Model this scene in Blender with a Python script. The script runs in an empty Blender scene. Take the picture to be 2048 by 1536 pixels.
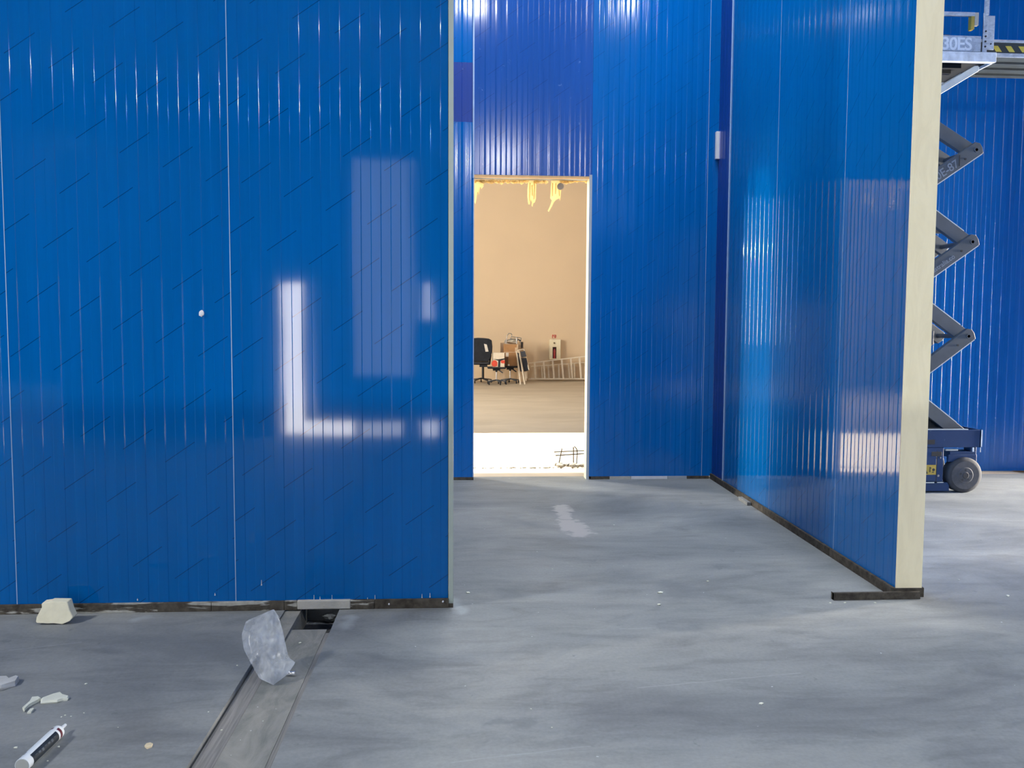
import bpy, bmesh, math, random
from mathutils import Vector, Matrix, noise
random.seed(7)
S = bpy.context.scene
COL = S.collection
# ------------------------------------------------------------------ camera
cam = bpy.data.cameras.new('camera'); co = bpy.data.objects.new('camera', cam); COL.objects.link(co)
cam.sensor_width = 36; cam.lens = 1650/2048*36; cam.clip_end = 200; cam.clip_start = .05
HC = 1.52
_p, _r, _y = math.radians(3.81), math.radians(.30), math.radians(-3.5)
def _rz(v, a): return Vector((v[0]*math.cos(a)-v[1]*math.sin(a), v[0]*math.sin(a)+v[1]*math.cos(a), v[2]))
CF = _rz((0, math.cos(_p), -math.sin(_p)), _y); _R = _rz((1, 0, 0), _y); _U = _R.cross(CF)
CR = _R*math.cos(_r)+_U*math.sin(_r); CU = -_R*math.sin(_r)+_U*math.cos(_r)
co.matrix_world = Matrix(((CR.x, CU.x, -CF.x, 0), (CR.y, CU.y, -CF.y, 0), (CR.z, CU.z, -CF.z, HC), (0, 0, 0, 1)))
S.camera = co
CP = Vector((0, 0, HC))
def _ray(x, y): return CF+CR*((x-1024)/1650)-CU*((y-768)/1650)
def at(x, y, Y):            # point of the photo on the plane at depth Y
    d = _ray(x, y); return CP+d*(Y/d.y)
def fl(x, y, z=0.0):        # point of the photo on the floor
    d = _ray(x, y); return CP+d*((z-HC)/d.z)
# ------------------------------------------------------------------ world, lights, exposure
W = bpy.data.worlds.new('world'); S.world = W; W.use_nodes = True
W.node_tree.nodes['Background'].inputs[0].default_value = (.62, .78, 1, 1)
W.node_tree.nodes['Background'].inputs[1].default_value = 1.0
S.view_settings.view_transform = 'Standard'; S.view_settings.look = 'None'
S.view_settings.gamma = 1; S.view_settings.exposure = 0; S.view_settings.use_curve_mapping = False
def area(name, loc, direction, sx, sy, radiance, col=(1, 1, 1), disk=False, spread=180):
    l = bpy.data.lights.new(name, 'AREA')
    l.shape = 'DISK' if disk else 'RECTANGLE'
    l.size = sx
    if not disk: l.size_y = sy
    A = math.pi*sx*sx/4 if disk else sx*sy
    l.energy = radiance*A*math.pi
    l.color = col; l.spread = math.radians(spread)
    o = bpy.data.objects.new(name, l); COL.objects.link(o)
    o.location = loc
    o.rotation_euler = Vector(direction).to_track_quat('-Z', 'Y').to_euler()
    return o
# high bay lamps of the hall
for (x, y, r) in ((2.9, 2.4, 190), (6.8, -4.2, 900), (-11.8, -10.7, 1500), (1.2, -10.7, 2700), (7.0, -10.7, 3400)):
    area('high_bay_lamp', (x, y, 7.0), (0, 0, -1), .40, .40, r, (.98, .99, 1), disk=True)
area('high_bay_lamp', (-9.0, .9, 7.4), (.75, .2, -1), 1.0, 1.0, 270, (1, .99, .97), disk=True)
area('recess_fill_light', (1.2, 6.4, 7.95), (0, 0, -1), 2.4, 2.2, 21, (.93, .97, 1))  # soft fill light added above the recess to brighten it
area('work_lamp', (.14, 6.0, 5.5), (0, 0, -1), .24, .24, 300, (.97, .98, 1), disk=True)
area('high_bay_lamp', (7.0, 7.4, 7.4), (-.3, 0, -1), .40, .40, 100, (.86, .93, 1), disk=True)
# daylight through the openings of the hall
area('daylight_gap_beside_shutter', (-2.345, -2.86, 1.09), (0, 1, 0), .31, 2.12, 26, (1, .94, .86))
area('daylight_gap_below_shutter', (-1.85, -2.86, .11), (0, 1, 0), .68, .20, 24, (1, .94, .86))
area('daylight_gap_below_shutter', (-1.12, -2.86, .10), (0, 1, 0), .62, .20, 9, (1, .98, .96))
area('daylight_gap_below_shutter', (-.42, -2.86, .10), (0, 1, 0), .30, .24, 14, (1, .98, .96))
area('daylight_translucent_sheet', (-1.1, -2.86, 2.36), (0, 1, 0), .86, 3.0, 2.3, (.95, .97, 1))
area('daylight_translucent_sheet', (-.48, -2.86, 1.9), (0, 1, 0), .2, .5, 9, (1, .98, .96))
area('daylight_right_opening', (12.4, 7.35, 1.7), (-1, -.1, 0), 1.0, 3.2, 520, (1, .90, .78))
area('daylight_far_room_window', (-7.9, 15.3, 3.2), (1, -.1, 0), 2.2, 4.0, 63.0, (1, .93, .82))
area('far_room_lamp', (1.0, 17.0, 7.6), (0, 0, -1), 5.0, 4.0, 2.5, (1, .90, .76))
sp_ = bpy.data.lights.new('doorway_spill_spot', 'SPOT'); sp_.energy = 3200; sp_.color = (1, .90, .74); sp_.shadow_soft_size = .12  # unseen spot added to throw a spill of light through the doorway
sp_.spot_size = math.radians(34); sp_.spot_blend = .3
spo = bpy.data.objects.new('doorway_spill_spot', sp_); COL.objects.link(spo); spo.location = (-7.4, 13.9, 3.3)
spo.rotation_euler = (Vector((.9, 8.3, .2))-spo.location).to_track_quat('-Z', 'Y').to_euler()
sun = bpy.data.lights.new('sun', 'SUN'); so = bpy.data.objects.new('sun', sun); COL.objects.link(so)
sun.energy = 34; sun.angle = math.radians(.8); sun.color = (1, .93, .80)
SUND = Vector((-.35, .25, .9)).normalized()
so.rotation_euler = (-SUND).to_track_quat('-Z', 'Y').to_euler(); so.location = (-8, 20, 14)

# ------------------------------------------------------------------ helpers
def tag(o, label=None, cat=None, group=None, kind=None):
    if label: o['label'] = label
    if cat: o['category'] = cat
    if group: o['group'] = group
    if kind: o['kind'] = kind
    return o
def empty(name, loc=(0, 0, 0), rz=0, parent=None):
    o = bpy.data.objects.new(name, None); COL.objects.link(o)
    o.location = loc; o.rotation_euler = (0, 0, rz); o.empty_display_size = .1
    if parent: o.parent = parent
    return o
class MB:
    def __init__(s): s.v = []; s.f = []; s.sm = []; s.mk = []
    def mark(s): s.mk.append((len(s.v), len(s.f))); return s
    def add(s, vs, fs, smooth=False):
        b = len(s.v); s.v += [tuple(v) for v in vs]
        for f in fs: s.f.append(tuple(i+b for i in f)); s.sm.append(smooth)
        return s
    def box(s, x0, x1, y0, y1, z0, z1):
        s.mark()
        vs = [(x, y, z) for z in (z0, z1) for y in (y0, y1) for x in (x0, x1)]
        return s.add(vs, [(0, 2, 3, 1), (4, 5, 7, 6), (0, 1, 5, 4), (2, 6, 7, 3), (0, 4, 6, 2), (1, 3, 7, 5)])
    def obox(s, c, ax, ay, az, hx, hy, hz):
        s.mark()
        c, ax, ay, az = map(Vector, (c, ax, ay, az)); vs = []
        for k in (-1, 1):
            for j in (-1, 1):
                for i in (-1, 1): vs.append(c+ax*hx*i+ay*hy*j+az*hz*k)
        return s.add(vs, [(0, 2, 3, 1), (4, 5, 7, 6), (0, 1, 5, 4), (2, 6, 7, 3), (0, 4, 6, 2), (1, 3, 7, 5)])
    def bar(s, a, b, w, h, up=(0, 0, 1)):       # rectangular bar from a to b
        a, b = Vector(a), Vector(b); d = (b-a); L = d.length; d.normalize()
        sd = d.cross(Vector(up));
        if sd.length < 1e-4: sd = d.cross(Vector((0, 1, 0)))
        sd.normalize(); u = sd.cross(d)
        return s.obox((a+b)/2, d, sd, u, L/2, w/2, h/2)
    def cyl(s, a, b, r, r2=None, n=12, smooth=True, cap=True):
        s.mark()
        a, b = Vector(a), Vector(b); r2 = r if r2 is None else r2
        d = (b-a).normalized(); u = d.cross(Vector((0, 0, 1)))
        if u.length < 1e-3: u = d.cross(Vector((0, 1, 0)))
        u.normalize(); w = d.cross(u)
        vs = [a+(u*math.cos(t)+w*math.sin(t))*r for t in [2*math.pi*i/n for i in range(n)]]
        vs += [b+(u*math.cos(t)+w*math.sin(t))*r2 for t in [2*math.pi*i/n for i in range(n)]]
        s.add(vs, [(i, (i+1) % n, n+(i+1) % n, n+i) for i in range(n)], smooth)
        if cap: s.add(vs, [tuple(range(n))[::-1], tuple(range(n, 2*n))])
        return s
    def lathe(s, a, d, prof, n=24):             # prof: list of (t along d, radius)
        s.mark()
        a, d = Vector(a), Vector(d).normalized(); u = d.cross(Vector((0, 0, 1)))
        if u.length < 1e-3: u = Vector((1, 0, 0))
        u.normalize(); w = d.cross(u); vs = []
        for (t, r) in prof:
            for i in range(n):
                q = 2*math.pi*i/n; vs.append(a+d*t+(u*math.cos(q)+w*math.sin(q))*r)
        fs = []
        for k in range(len(prof)-1):
            for i in range(n): fs.append((k*n+i, k*n+(i+1) % n, (k+1)*n+(i+1) % n, (k+1)*n+i))
        s.add(vs, fs, True)
        return s.add(vs, [tuple(range(n))[::-1], tuple(range((len(prof)-1)*n, len(prof)*n))])
    def tube(s, pts, r, n=8):
        for a, b in zip(pts, pts[1:]): s.cyl(a, b, r, n=n)
        return s
    def prism(s, poly, fn, t):                  # poly in 2D, fn maps (a,b)->3D point, t thickness vector
        s.mark()
        t = Vector(t); p = [Vector(fn(a, b)) for a, b in poly]; n = len(p)
        return s.add(p+[q+t for q in p], [tuple(range(n)), tuple(range(n, 2*n))[::-1]]+[(i, n+i, n+(i+1) % n, (i+1) % n) for i in range(n)])
    def blob(s, c, rx, ry, rz, seed=0, amp=.3, sub=2, freq=1.6):
        s.mark()
        bm = bmesh.new(); bmesh.ops.create_icosphere(bm, subdivisions=sub, radius=1)
        vs = []
        for v in bm.verts:
            k = 1+amp*noise.noise(v.co*freq+Vector((seed*7.3, seed*1.7, seed*3.1)))*2
            vs.append((c[0]+v.co.x*rx*k, c[1]+v.co.y*ry*k, c[2]+v.co.z*rz*k))
        fs = [tuple(v.index for v in f.verts) for f in bm.faces]; bm.free()
        return s.add(vs, fs, False)
    def each(s):                                # one MB per primitive
        out = []
        for i, (a, f) in enumerate(s.mk):
            b, g = s.mk[i+1] if i+1 < len(s.mk) else (len(s.v), len(s.f))
            m = MB(); m.v = s.v[a:b]; m.f = [tuple(k-a for k in q) for q in s.f[f:g]]; m.sm = s.sm[f:g]; out.append(m)
        return out
    def build(s, name, mat, parent=None, loc=None, bevel=0, seg=2):
        me = bpy.data.meshes.new(name); me.from_pydata(s.v, [], s.f)
        me.polygons.foreach_set('use_smooth', s.sm)
        bm = bmesh.new(); bm.from_mesh(me); bmesh.ops.recalc_face_normals(bm, faces=bm.faces); bm.to_mesh(me); bm.free()
        me.materials.append(mat); me.update()
        o = bpy.data.objects.new(name, me); COL.objects.link(o)
        if parent: o.parent = parent
        if loc is not None: o.location = loc
        if bevel:
            m = o.modifiers.new('bevel', 'BEVEL'); m.width = bevel; m.segments = seg; m.limit_method = 'ANGLE'; m.angle_limit = math.radians(40)
        return o
def srgb(r, g, b):
    f = lambda c: (c/255/12.92) if c/255 <= .04045 else ((c/255+.055)/1.055)**2.4
    return (f(r), f(g), f(b), 1)
def lin(*c): return (c[0], c[1], c[2], 1)
class NT:
    def __init__(s, name):
        s.m = bpy.data.materials.new(name); s.m.use_nodes = True; s.t = s.m.node_tree; s.n = s.t.nodes
        s.b = s.n['Principled BSDF']; s.out = s.n['Material Output']
    def new(s, t, **k):
        x = s.n.new(t)
        for a, v in k.items(): setattr(x, a, v)
        return x
    def l(s, a, b): s.t.links.new(a, b)
    def math(s, op, a, b=None, c=None):
        x = s.new('ShaderNodeMath', operation=op)
        for i, v in enumerate((a, b, c)):
            if v is None: continue
            if hasattr(v, 'node'): s.l(v, x.inputs[i])
            else: x.inputs[i].default_value = v
        return x.outputs[0]
    def coord(s, kind='Object', scale=(1, 1, 1), loc=(0, 0, 0), rot=(0, 0, 0)):
        tc = s.new('ShaderNodeTexCoord'); mp = s.new('ShaderNodeMapping')
        mp.inputs['Scale'].default_value = scale; mp.inputs['Location'].default_value = loc; mp.inputs['Rotation'].default_value = rot
        s.l(tc.outputs[kind], mp.inputs[0]); return mp.outputs[0]
    def noise(s, vec, scale=5, detail=4, rough=.55, dist=0):
        x = s.new('ShaderNodeTexNoise'); x.inputs['Scale'].default_value = scale; x.inputs['Detail'].default_value = detail
        x.inputs['Roughness'].default_value = rough; x.inputs['Distortion'].default_value = dist
        if vec is not None: s.l(vec, x.inputs['Vector'])
        return x.outputs['Fac']
    def ramp(s, fac, stops):
        x = s.new('ShaderNodeValToRGB'); e = x.color_ramp.elements
        while len(e) < len(stops): e.new(.5)
        for i, (p, c) in enumerate(stops):
            e[i].position = p; e[i].color = c if hasattr(c, '__len__') else (c, c, c, 1)
        s.l(fac, x.inputs[0]); return x.outputs[0]
    def mix(s, fac, a, b, mode='MIX'):
        x = s.new('ShaderNodeMix', data_type='RGBA', blend_type=mode)
        for sk, v in ((x.inputs[0], fac), (x.inputs[6], a), (x.inputs[7], b)):
            if hasattr(v, 'node'): s.l(v, sk)
            else: sk.default_value = v
        return x.outputs[2]
    def bump(s, h, strength=.3, dist=.01):
        x = s.new('ShaderNodeBump'); x.inputs['Strength'].default_value = strength; x.inputs['Distance'].default_value = dist
        s.l(h, x.inputs['Height']); s.l(x.outputs[0], s.b.inputs['Normal']); return x
    def set(s, col=None, rough=None, metal=None, spec=None):
        for nm, v in (('Base Color', col), ('Roughness', rough), ('Metallic', metal), ('Specular IOR Level', spec)):
            if v is None: continue
            if hasattr(v, 'node'): s.l(v, s.b.inputs[nm])
            else: s.b.inputs[nm].default_value = v
        return s.m
def simple(name, col, rough=.5, metal=0, var=.15, scale=12, bump=0):
    t = NT(name); v = t.coord(); n = t.noise(v, scale, 4)
    lo = tuple(c*(1-var) for c in col[:3])+(1,); hi = tuple(min(1, c*(1+var)) for c in col[:3])+(1,)
    c = t.ramp(n, [(.3, lo), (.7, hi)])
    if bump: t.bump(t.noise(v, scale*4, 3), bump, .005)
    return t.set(c, rough, metal)

# ------------------------------------------------------------------ materials
def panel_mat(name, base, dash=1.0, rough=.13, streak=.10, scuff=0.0, spec=.5):
    t = NT(name); tc = t.new('ShaderNodeTexCoord'); sp = t.new('ShaderNodeSeparateXYZ'); t.l(tc.outputs['Object'], sp.inputs[0])
    x, z = sp.outputs[0], sp.outputs[2]
    ang = math.radians(34.6); ca, sa = math.cos(ang), math.sin(ang)
    r = t.math('ADD', t.math('MULTIPLY', x, ca), t.math('MULTIPLY', z, sa))
    q = t.math('ADD', t.math('MULTIPLY', x, -sa), t.math('MULTIPLY', z, ca))
    k = t.math('ROUND', t.math('DIVIDE', q, .1795))
    dq = t.math('ABSOLUTE', t.math('SUBTRACT', q, t.math('MULTIPLY', k, .1795)))
    rr = t.math('FRACT', t.math('DIVIDE', t.math('ADD', r, t.math('MULTIPLY', k, .139)), .373))
    line = t.math('MULTIPLY', t.math('LESS_THAN', dq, .0019), t.math('LESS_THAN', t.math('ABSOLUTE', t.math('SUBTRACT', rr, .5)), .25))
    vs = t.coord(scale=(1, 1, .04)); st = t.noise(vs, 26, 3); big = t.noise(t.coord(scale=(1, 1, .35)), .9, 2)
    fac = t.math('ADD', t.math('MULTIPLY', st, .4), t.math('MULTIPLY', big, .6))
    lo = tuple(c*(1-streak) for c in base)+(1,); hi = tuple(c*(1+streak) for c in base)+(1,)
    c = t.ramp(fac, [(.35, lo), (.65, hi)])
    dk = tuple(v*.28 for v in base)+(1,)
    c = t.mix(t.math('MULTIPLY', line, .8*dash), c, dk)
    if scuff:
        s1 = t.noise(t.coord(scale=(1, 1, .5), rot=(0, .5, 0)), 17, 5, .7, .6)
        c = t.mix(t.math('MULTIPLY', t.ramp(s1, [(.66, 0.0), (.74, 1.0)]), scuff), c, (.25, .40, .75, 1))
    t.bump(t.noise(t.coord(scale=(1, 1, .25)), 3.2, 2), .05, .02)
    return t.set(c, rough, 0, spec)
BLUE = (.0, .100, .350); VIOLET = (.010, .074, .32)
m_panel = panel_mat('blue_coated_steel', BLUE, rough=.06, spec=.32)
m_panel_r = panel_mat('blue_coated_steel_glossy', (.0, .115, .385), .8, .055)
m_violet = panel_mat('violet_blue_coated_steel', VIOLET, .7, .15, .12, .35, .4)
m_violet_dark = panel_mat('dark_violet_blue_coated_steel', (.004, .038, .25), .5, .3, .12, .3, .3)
m_panel_back = panel_mat('blue_coated_steel_back', (.0, .115, .42), .8, .12)
m_far_blue = panel_mat('blue_coated_steel_lift_bay', (.0, .080, .32), .25, .2, .08)
m_seam = simple('joint_edge_pale_blue', lin(.30, .42, .62), .4, 0, .1)
m_core = simple('cream_foam_core', lin(.70, .62, .43), .85, 0, .05, 6, .25)
def corem():
    t = NT('cream_panel_edge'); v = t.coord()
    c = t.ramp(t.noise(t.coord(scale=(3, 3, .6), rot=(0, .5, 0)), 4, 5, .6, 1.5), [(.35, lin(.80, .72, .49)), (.6, lin(.86, .78, .54))])
    sp = t.ramp(t.noise(v, 9, 2), [(.755, 0.0), (.80, 1.0)])
    c = t.mix(t.math('MULTIPLY', sp, .35), c, lin(.30, .26, .17)); t.bump(t.noise(v, 30, 3), .15, .004)
    return t.set(c, .7, 0, .2)
m_edge = corem()
m_trim = simple('pale_grey_green_flashing', lin(.36, .42, .38), .45, 0, .04)
m_trimgrey = simple('grey_flashing', lin(.34, .38, .42), .4, 0, .06)
m_header = simple('orange_tan_header_edge', lin(.70, .42, .18), .7, 0, .1)
m_white = simple('white_painted', lin(.62, .64, .68), .6, 0, .06)
m_hall = simple('hall_wall_blue', lin(.01, .10, .32), .5, 0, .06, 1)
m_rear = simple('rear_partition_dark_blue', lin(.03, .08, .20), .6, 0, .1, 1)
m_ceil = simple('ceiling_grey', lin(.40, .43, .46), .9, 0, .06, 1)
m_beige = simple('beige_plaster', lin(.72, .56, .375), .9, 0, .025, .6)

def floor_mat():
    t = NT('trowelled_concrete'); P = t.coord()
    n1 = t.noise(t.coord(scale=(.55, 1, 1), rot=(0, 0, -.35)), 1.3, 6, .62, .8)
    n2 = t.noise(t.coord(scale=(.35, 1.3, 1), rot=(0, 0, -.5)), 5.5, 6, .65, 1.2)
    n3 = t.noise(P, 60, 3, .6)
    base = t.ramp(n1, [(.30, lin(.152, .164, .170)), (.5, lin(.216, .230, .233)), (.70, lin(.288, .298, .288))])
    s = t.ramp(n2, [(.28, .74), (.5, 1.0), (.75, 1.15)])
    c = t.mix(1.0, base, s, 'MULTIPLY')
    c = t.mix(1.0, c, t.ramp(n3, [(.3, .93), (.7, 1.07)]), 'MULTIPLY')
    # small dark pits and pale plaster specks
    c = t.mix(t.math('MULTIPLY', t.ramp(t.noise(P, 13, 4, .6, .5), [(.67, 0.0), (.74, 1.0)]), .45), c, lin(.10, .12, .13))
    c = t.mix(t.ramp(t.noise(P, 38, 1, .5), [(.80, 0.0), (.82, 1.0)]), c, lin(.50, .52, .54))
    sp = t.new('ShaderNodeSeparateXYZ'); wn = t.new('ShaderNodeTexNoise'); wn.inputs['Scale'].default_value = 9; wn.inputs['Detail'].default_value = 5
    t.l(P, wn.inputs['Vector']); va = t.new('ShaderNodeVectorMath', operation='SCALE'); va.inputs['Scale'].default_value = 1.0
    sb = t.new('ShaderNodeVectorMath', operation='SUBTRACT'); sb.inputs[1].default_value = (.5, .5, .5); t.l(wn.outputs['Color'], sb.inputs[0]); t.l(sb.outputs[0], va.inputs[0])
    def patch(x0, y0, x1, y1, rad, dist, colr, op, rag=.28):
        nonlocal c
        va2 = t.new('ShaderNodeVectorMath', operation='SCALE'); va2.inputs['Scale'].default_value = rag; t.l(sb.outputs[0], va2.inputs[0])
        ad = t.new('ShaderNodeVectorMath', operation='ADD'); t.l(P, ad.inputs[0]); t.l(va2.outputs[0], ad.inputs[1])
        s2 = t.new('ShaderNodeSeparateXYZ'); t.l(ad.outputs[0], s2.inputs[0])
        dx, dy = x1-x0, y1-y0; L2 = dx*dx+dy*dy
        px = t.math('SUBTRACT', s2.outputs[0], x0); py = t.math('SUBTRACT', s2.outputs[1], y0)
        h = t.new('ShaderNodeClamp'); t.l(t.math('DIVIDE', t.math('ADD', t.math('MULTIPLY', px, dx), t.math('MULTIPLY', py, dy)), L2), h.inputs[0])
        ex = t.math('SUBTRACT', px, t.math('MULTIPLY', h.outputs[0], dx)); ey = t.math('SUBTRACT', py, t.math('MULTIPLY', h.outputs[0], dy))
        d = t.math('SQRT', t.math('ADD', t.math('MULTIPLY', ex, ex), t.math('MULTIPLY', ey, ey)))
        m = t.ramp(t.math('DIVIDE', t.math('SUBTRACT', d, rad-dist), 2*dist), [(0.0, 1.0), (1.0, 0.0)])
        c = t.mix(t.math('MULTIPLY', m, op), c, colr)
    A = lambda x, y: tuple(fl(x, y))[:2]
    patch(*A(1122, 1012), *A(1130, 1035), .055, .02, lin(.40, .385, .375), .8)
    patch(*A(1135, 1045), *A(1160, 1066), .10, .02, lin(.40, .385, .375), .8)
    for (a, b, cc, dd, r) in ((1345, 1170, 1360, 1205, .09), (1010, 1180, 1030, 1190, .08), (1170, 1118, 1185, 1118, .02), (975, 1447, 1045, 1445, .025), (160, 1262, 420, 1300, .12), (1010, 1040, 1070, 1052, .10), (1340, 1255, 1420, 1262, .06)):
        patch(*A(a, b), *A(cc, dd), r, r*.7, lin(.12, .135, .15), .35)
    for (a, b, cc, dd) in ((1275, 1376, 1600, 1346), (905, 1524, 1180, 1492), (1470, 1105, 1575, 1096), (1240, 1258, 1300, 1256), (20, 1300, 160, 1285)):
        patch(*A(a, b), *A(cc, dd), .004, .003, lin(.42, .44, .46), .22, .02)
    for (a, b, cc, dd) in ((905, 1200, 925, 1225), (270, 1240, 285, 1236), (690, 1255, 700, 1235)):
        patch(*A(a, b), *A(cc, dd), .03, .02, lin(.42, .46, .48), .4, .1)
    t.bump(t.math('ADD', t.math('MULTIPLY', n3, .3), n2), .12, .01)
    return t.set(c, t.ramp(n2, [(.3, .55), (.7, .75)]), 0, .3)
m_floor = floor_mat()
def far_floor():
    t = NT('pale_dusty_concrete'); n = t.noise(t.coord(scale=(.5, 1, 1)), 1.2, 6, .6, .6)
    return t.set(t.ramp(n, [(.3, lin(.44, .37, .28)), (.7, lin(.55, .47, .36))]), .8, 0, .2)
m_farfloor = far_floor()
m_infill = NT('rough_infill_concrete'); _t = m_infill
_n = _t.noise(_t.coord(scale=(1.4, .5, 1)), 7, 6, .65, .8)
_t.bump(_t.noise(_t.coord(), 45, 4), .4, .01)
m_infill = _t.set(_t.mix(_t.ramp(_t.noise(_t.coord(), 45, 1), [(.78, 0.0), (.80, 1.0)]), _t.ramp(_n, [(.3, lin(.16, .17, .16)), (.55, lin(.255, .255, .235)), (.75, lin(.33, .32, .29))]), lin(.6, .6, .58)), .8, 0, .2)
m_batten = NT('weathered_timber_batten'); _t = m_batten
_n = _t.noise(_t.coord(scale=(22, .8, 1)), 4, 5, .6, .3)
m_batten = _t.set(_t.ramp(_n, [(.3, lin(.15, .15, .145)), (.7, lin(.29, .28, .265))]), .8, 0, .2)
m_pit = simple('dark_pit_rubble', lin(.075, .08, .09), .9, 0, .4, 30, .6)
m_stone = simple('grey_stone', lin(.20, .21, .21), .9, 0, .2, 30, .4)
def track_mat(name, bias):
    t = NT(name); n = t.noise(t.coord(scale=(1.1, 1.1, 9)), 3.0, 5, .6, .5); n2 = t.noise(t.coord(), 25, 4)
    dk = t.ramp(n2, [(.3, lin(.035, .030, .024)), (.7, lin(.095, .085, .068))])
    lt = t.ramp(n2, [(.3, lin(.26, .26, .23)), (.7, lin(.42, .42, .38))])
    t.bump(n2, .4, .006)
    return t.set(t.mix(t.ramp(n, [(bias, 0.0), (bias+.05, 1.0)]), dk, lt), .8, 0, .2)
m_track = track_mat('mortar_smeared_dark_runner', .535); m_trackd = track_mat('dark_runner', .72)
m_mortar = simple('pale_mortar', lin(.42, .41, .37), .9, 0, .12, 20, .4)
m_black = simple('black_plastic', lin(.016, .018, .022), .5, 0, .2)
m_blackfab = simple('black_fabric', lin(.016, .019, .027), .9, 0, .2)
m_rubber = simple('grey_rubber', lin(.055, .06, .072), .75, 0, .15, 30)
m_tyre = simple('dark_grey_tyre', lin(.032, .035, .042), .8, 0, .15, 30)
m_alu = simple('brushed_aluminium', lin(.82, .72, .56), .5, .0, .08, 30)
m_chrome = simple('chrome', lin(.9, .9, .9), .22, .75, .05)
m_card = simple('brown_cardboard', lin(.42, .22, .09), .8, 0, .1, 6)
m_cardp = simple('pale_cardboard', lin(.62, .46, .30), .8, 0, .1, 6)
m_tape = simple('shiny_packing_tape', lin(.66, .48, .30), .3, 0, .1)
m_cream = simple('cream_box', lin(.78, .68, .52), .7, 0, .05)
m_red = simple('red_print', lin(.70, .08, .04), .5, 0, .1)
m_pinkred = simple('red_sign', lin(.75, .10, .08), .5, 0, .1)
m_foam = simple('hardened_cream_foam', lin(.88, .74, .46), .9, 0, .06, 20, .3)
_nt = m_foam.node_tree; _tl = _nt.nodes.new('ShaderNodeBsdfTranslucent'); _tl.inputs[0].default_value = (1.0, .90, .62, 1)
_mx = _nt.nodes.new('ShaderNodeMixShader'); _mx.inputs[0].default_value = .72
_nt.links.new(_nt.nodes['Principled BSDF'].outputs[0], _mx.inputs[1]); _nt.links.new(_tl.outputs[0], _mx.inputs[2]); _nt.links.new(_mx.outputs[0], _nt.nodes['Material Output'].inputs[0])
m_foamchunk = simple('cream_foam_board', lin(.72, .69, .52), .9, 0, .06, 20, .4)
m_foamscrap = simple('white_foam_scrap', lin(.66, .68, .58), .9, 0, .06, 20, .3)
m_lift = NT('scuffed_blue_machine_paint'); _t = m_lift
m_lift = _t.set(_t.mix(_t.ramp(_t.noise(_t.coord(), 22, 5, .7), [(.66, 0.0), (.73, 1.0)]), _t.ramp(_t.noise(_t.coord(), 5, 4), [(.3, lin(.004, .026, .088)), (.7, lin(.006, .036, .12))]), lin(.16, .22, .30)), .4, 0, .5)
m_arm = simple('grey_machine_paint', lin(.065, .078, .092), .45, 0, .12, 8)
m_armlight = simple('pale_grey_paint', lin(.50, .54, .54), .45, 0, .1, 8)
m_deck = NT('worn_silver_deck'); _t = m_deck
m_deck = _t.set(_t.ramp(_t.noise(_t.coord(scale=(1, 1, 2)), 14, 6, .7, 1), [(.3, lin(.28, .33, .42)), (.6, lin(.52, .58, .66)), (.75, lin(.72, .76, .80))]), .4, .2, .5)
m_fascia = simple('scuffed_white_fascia', lin(.66, .72, .80), .4, .1, .22, 16)
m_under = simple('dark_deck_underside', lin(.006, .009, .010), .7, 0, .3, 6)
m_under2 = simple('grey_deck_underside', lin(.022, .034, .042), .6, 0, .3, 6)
m_letter = simple('pale_grey_lettering', lin(.80, .84, .90), .6, 0, .1)
m_letterd = simple('faded_grey_lettering', lin(.17, .20, .24), .6, 0, .2)
m_yellow = simple('yellow_label', lin(.38, .28, .05), .6, 0, .15)
m_steel = simple('worn_steel', lin(.4, .4, .4), .3, .8, .15)
m_rebar = simple('rusty_rebar', lin(.035, .028, .018), .8, .2, .2)
m_rubble = simple('broken_concrete', lin(.13, .12, .10), .9, 0, .25, 14, .6)
m_tubew = simple('white_plastic_tube', lin(.66, .72, .76), .3, 0, .04)
m_tubeend = simple('greyish_cartridge_plunger', lin(.42, .44, .42), .5, 0, .04)
m_labelk = simple('black_label_print', lin(.012, .018, .025), .4, 0, .2)
m_labelr = simple('dark_red_label_print', lin(.09, .012, .02), .4, 0, .2)
m_paper = simple('white_paper', lin(.75, .70, .62), .8, 0, .04)

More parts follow.
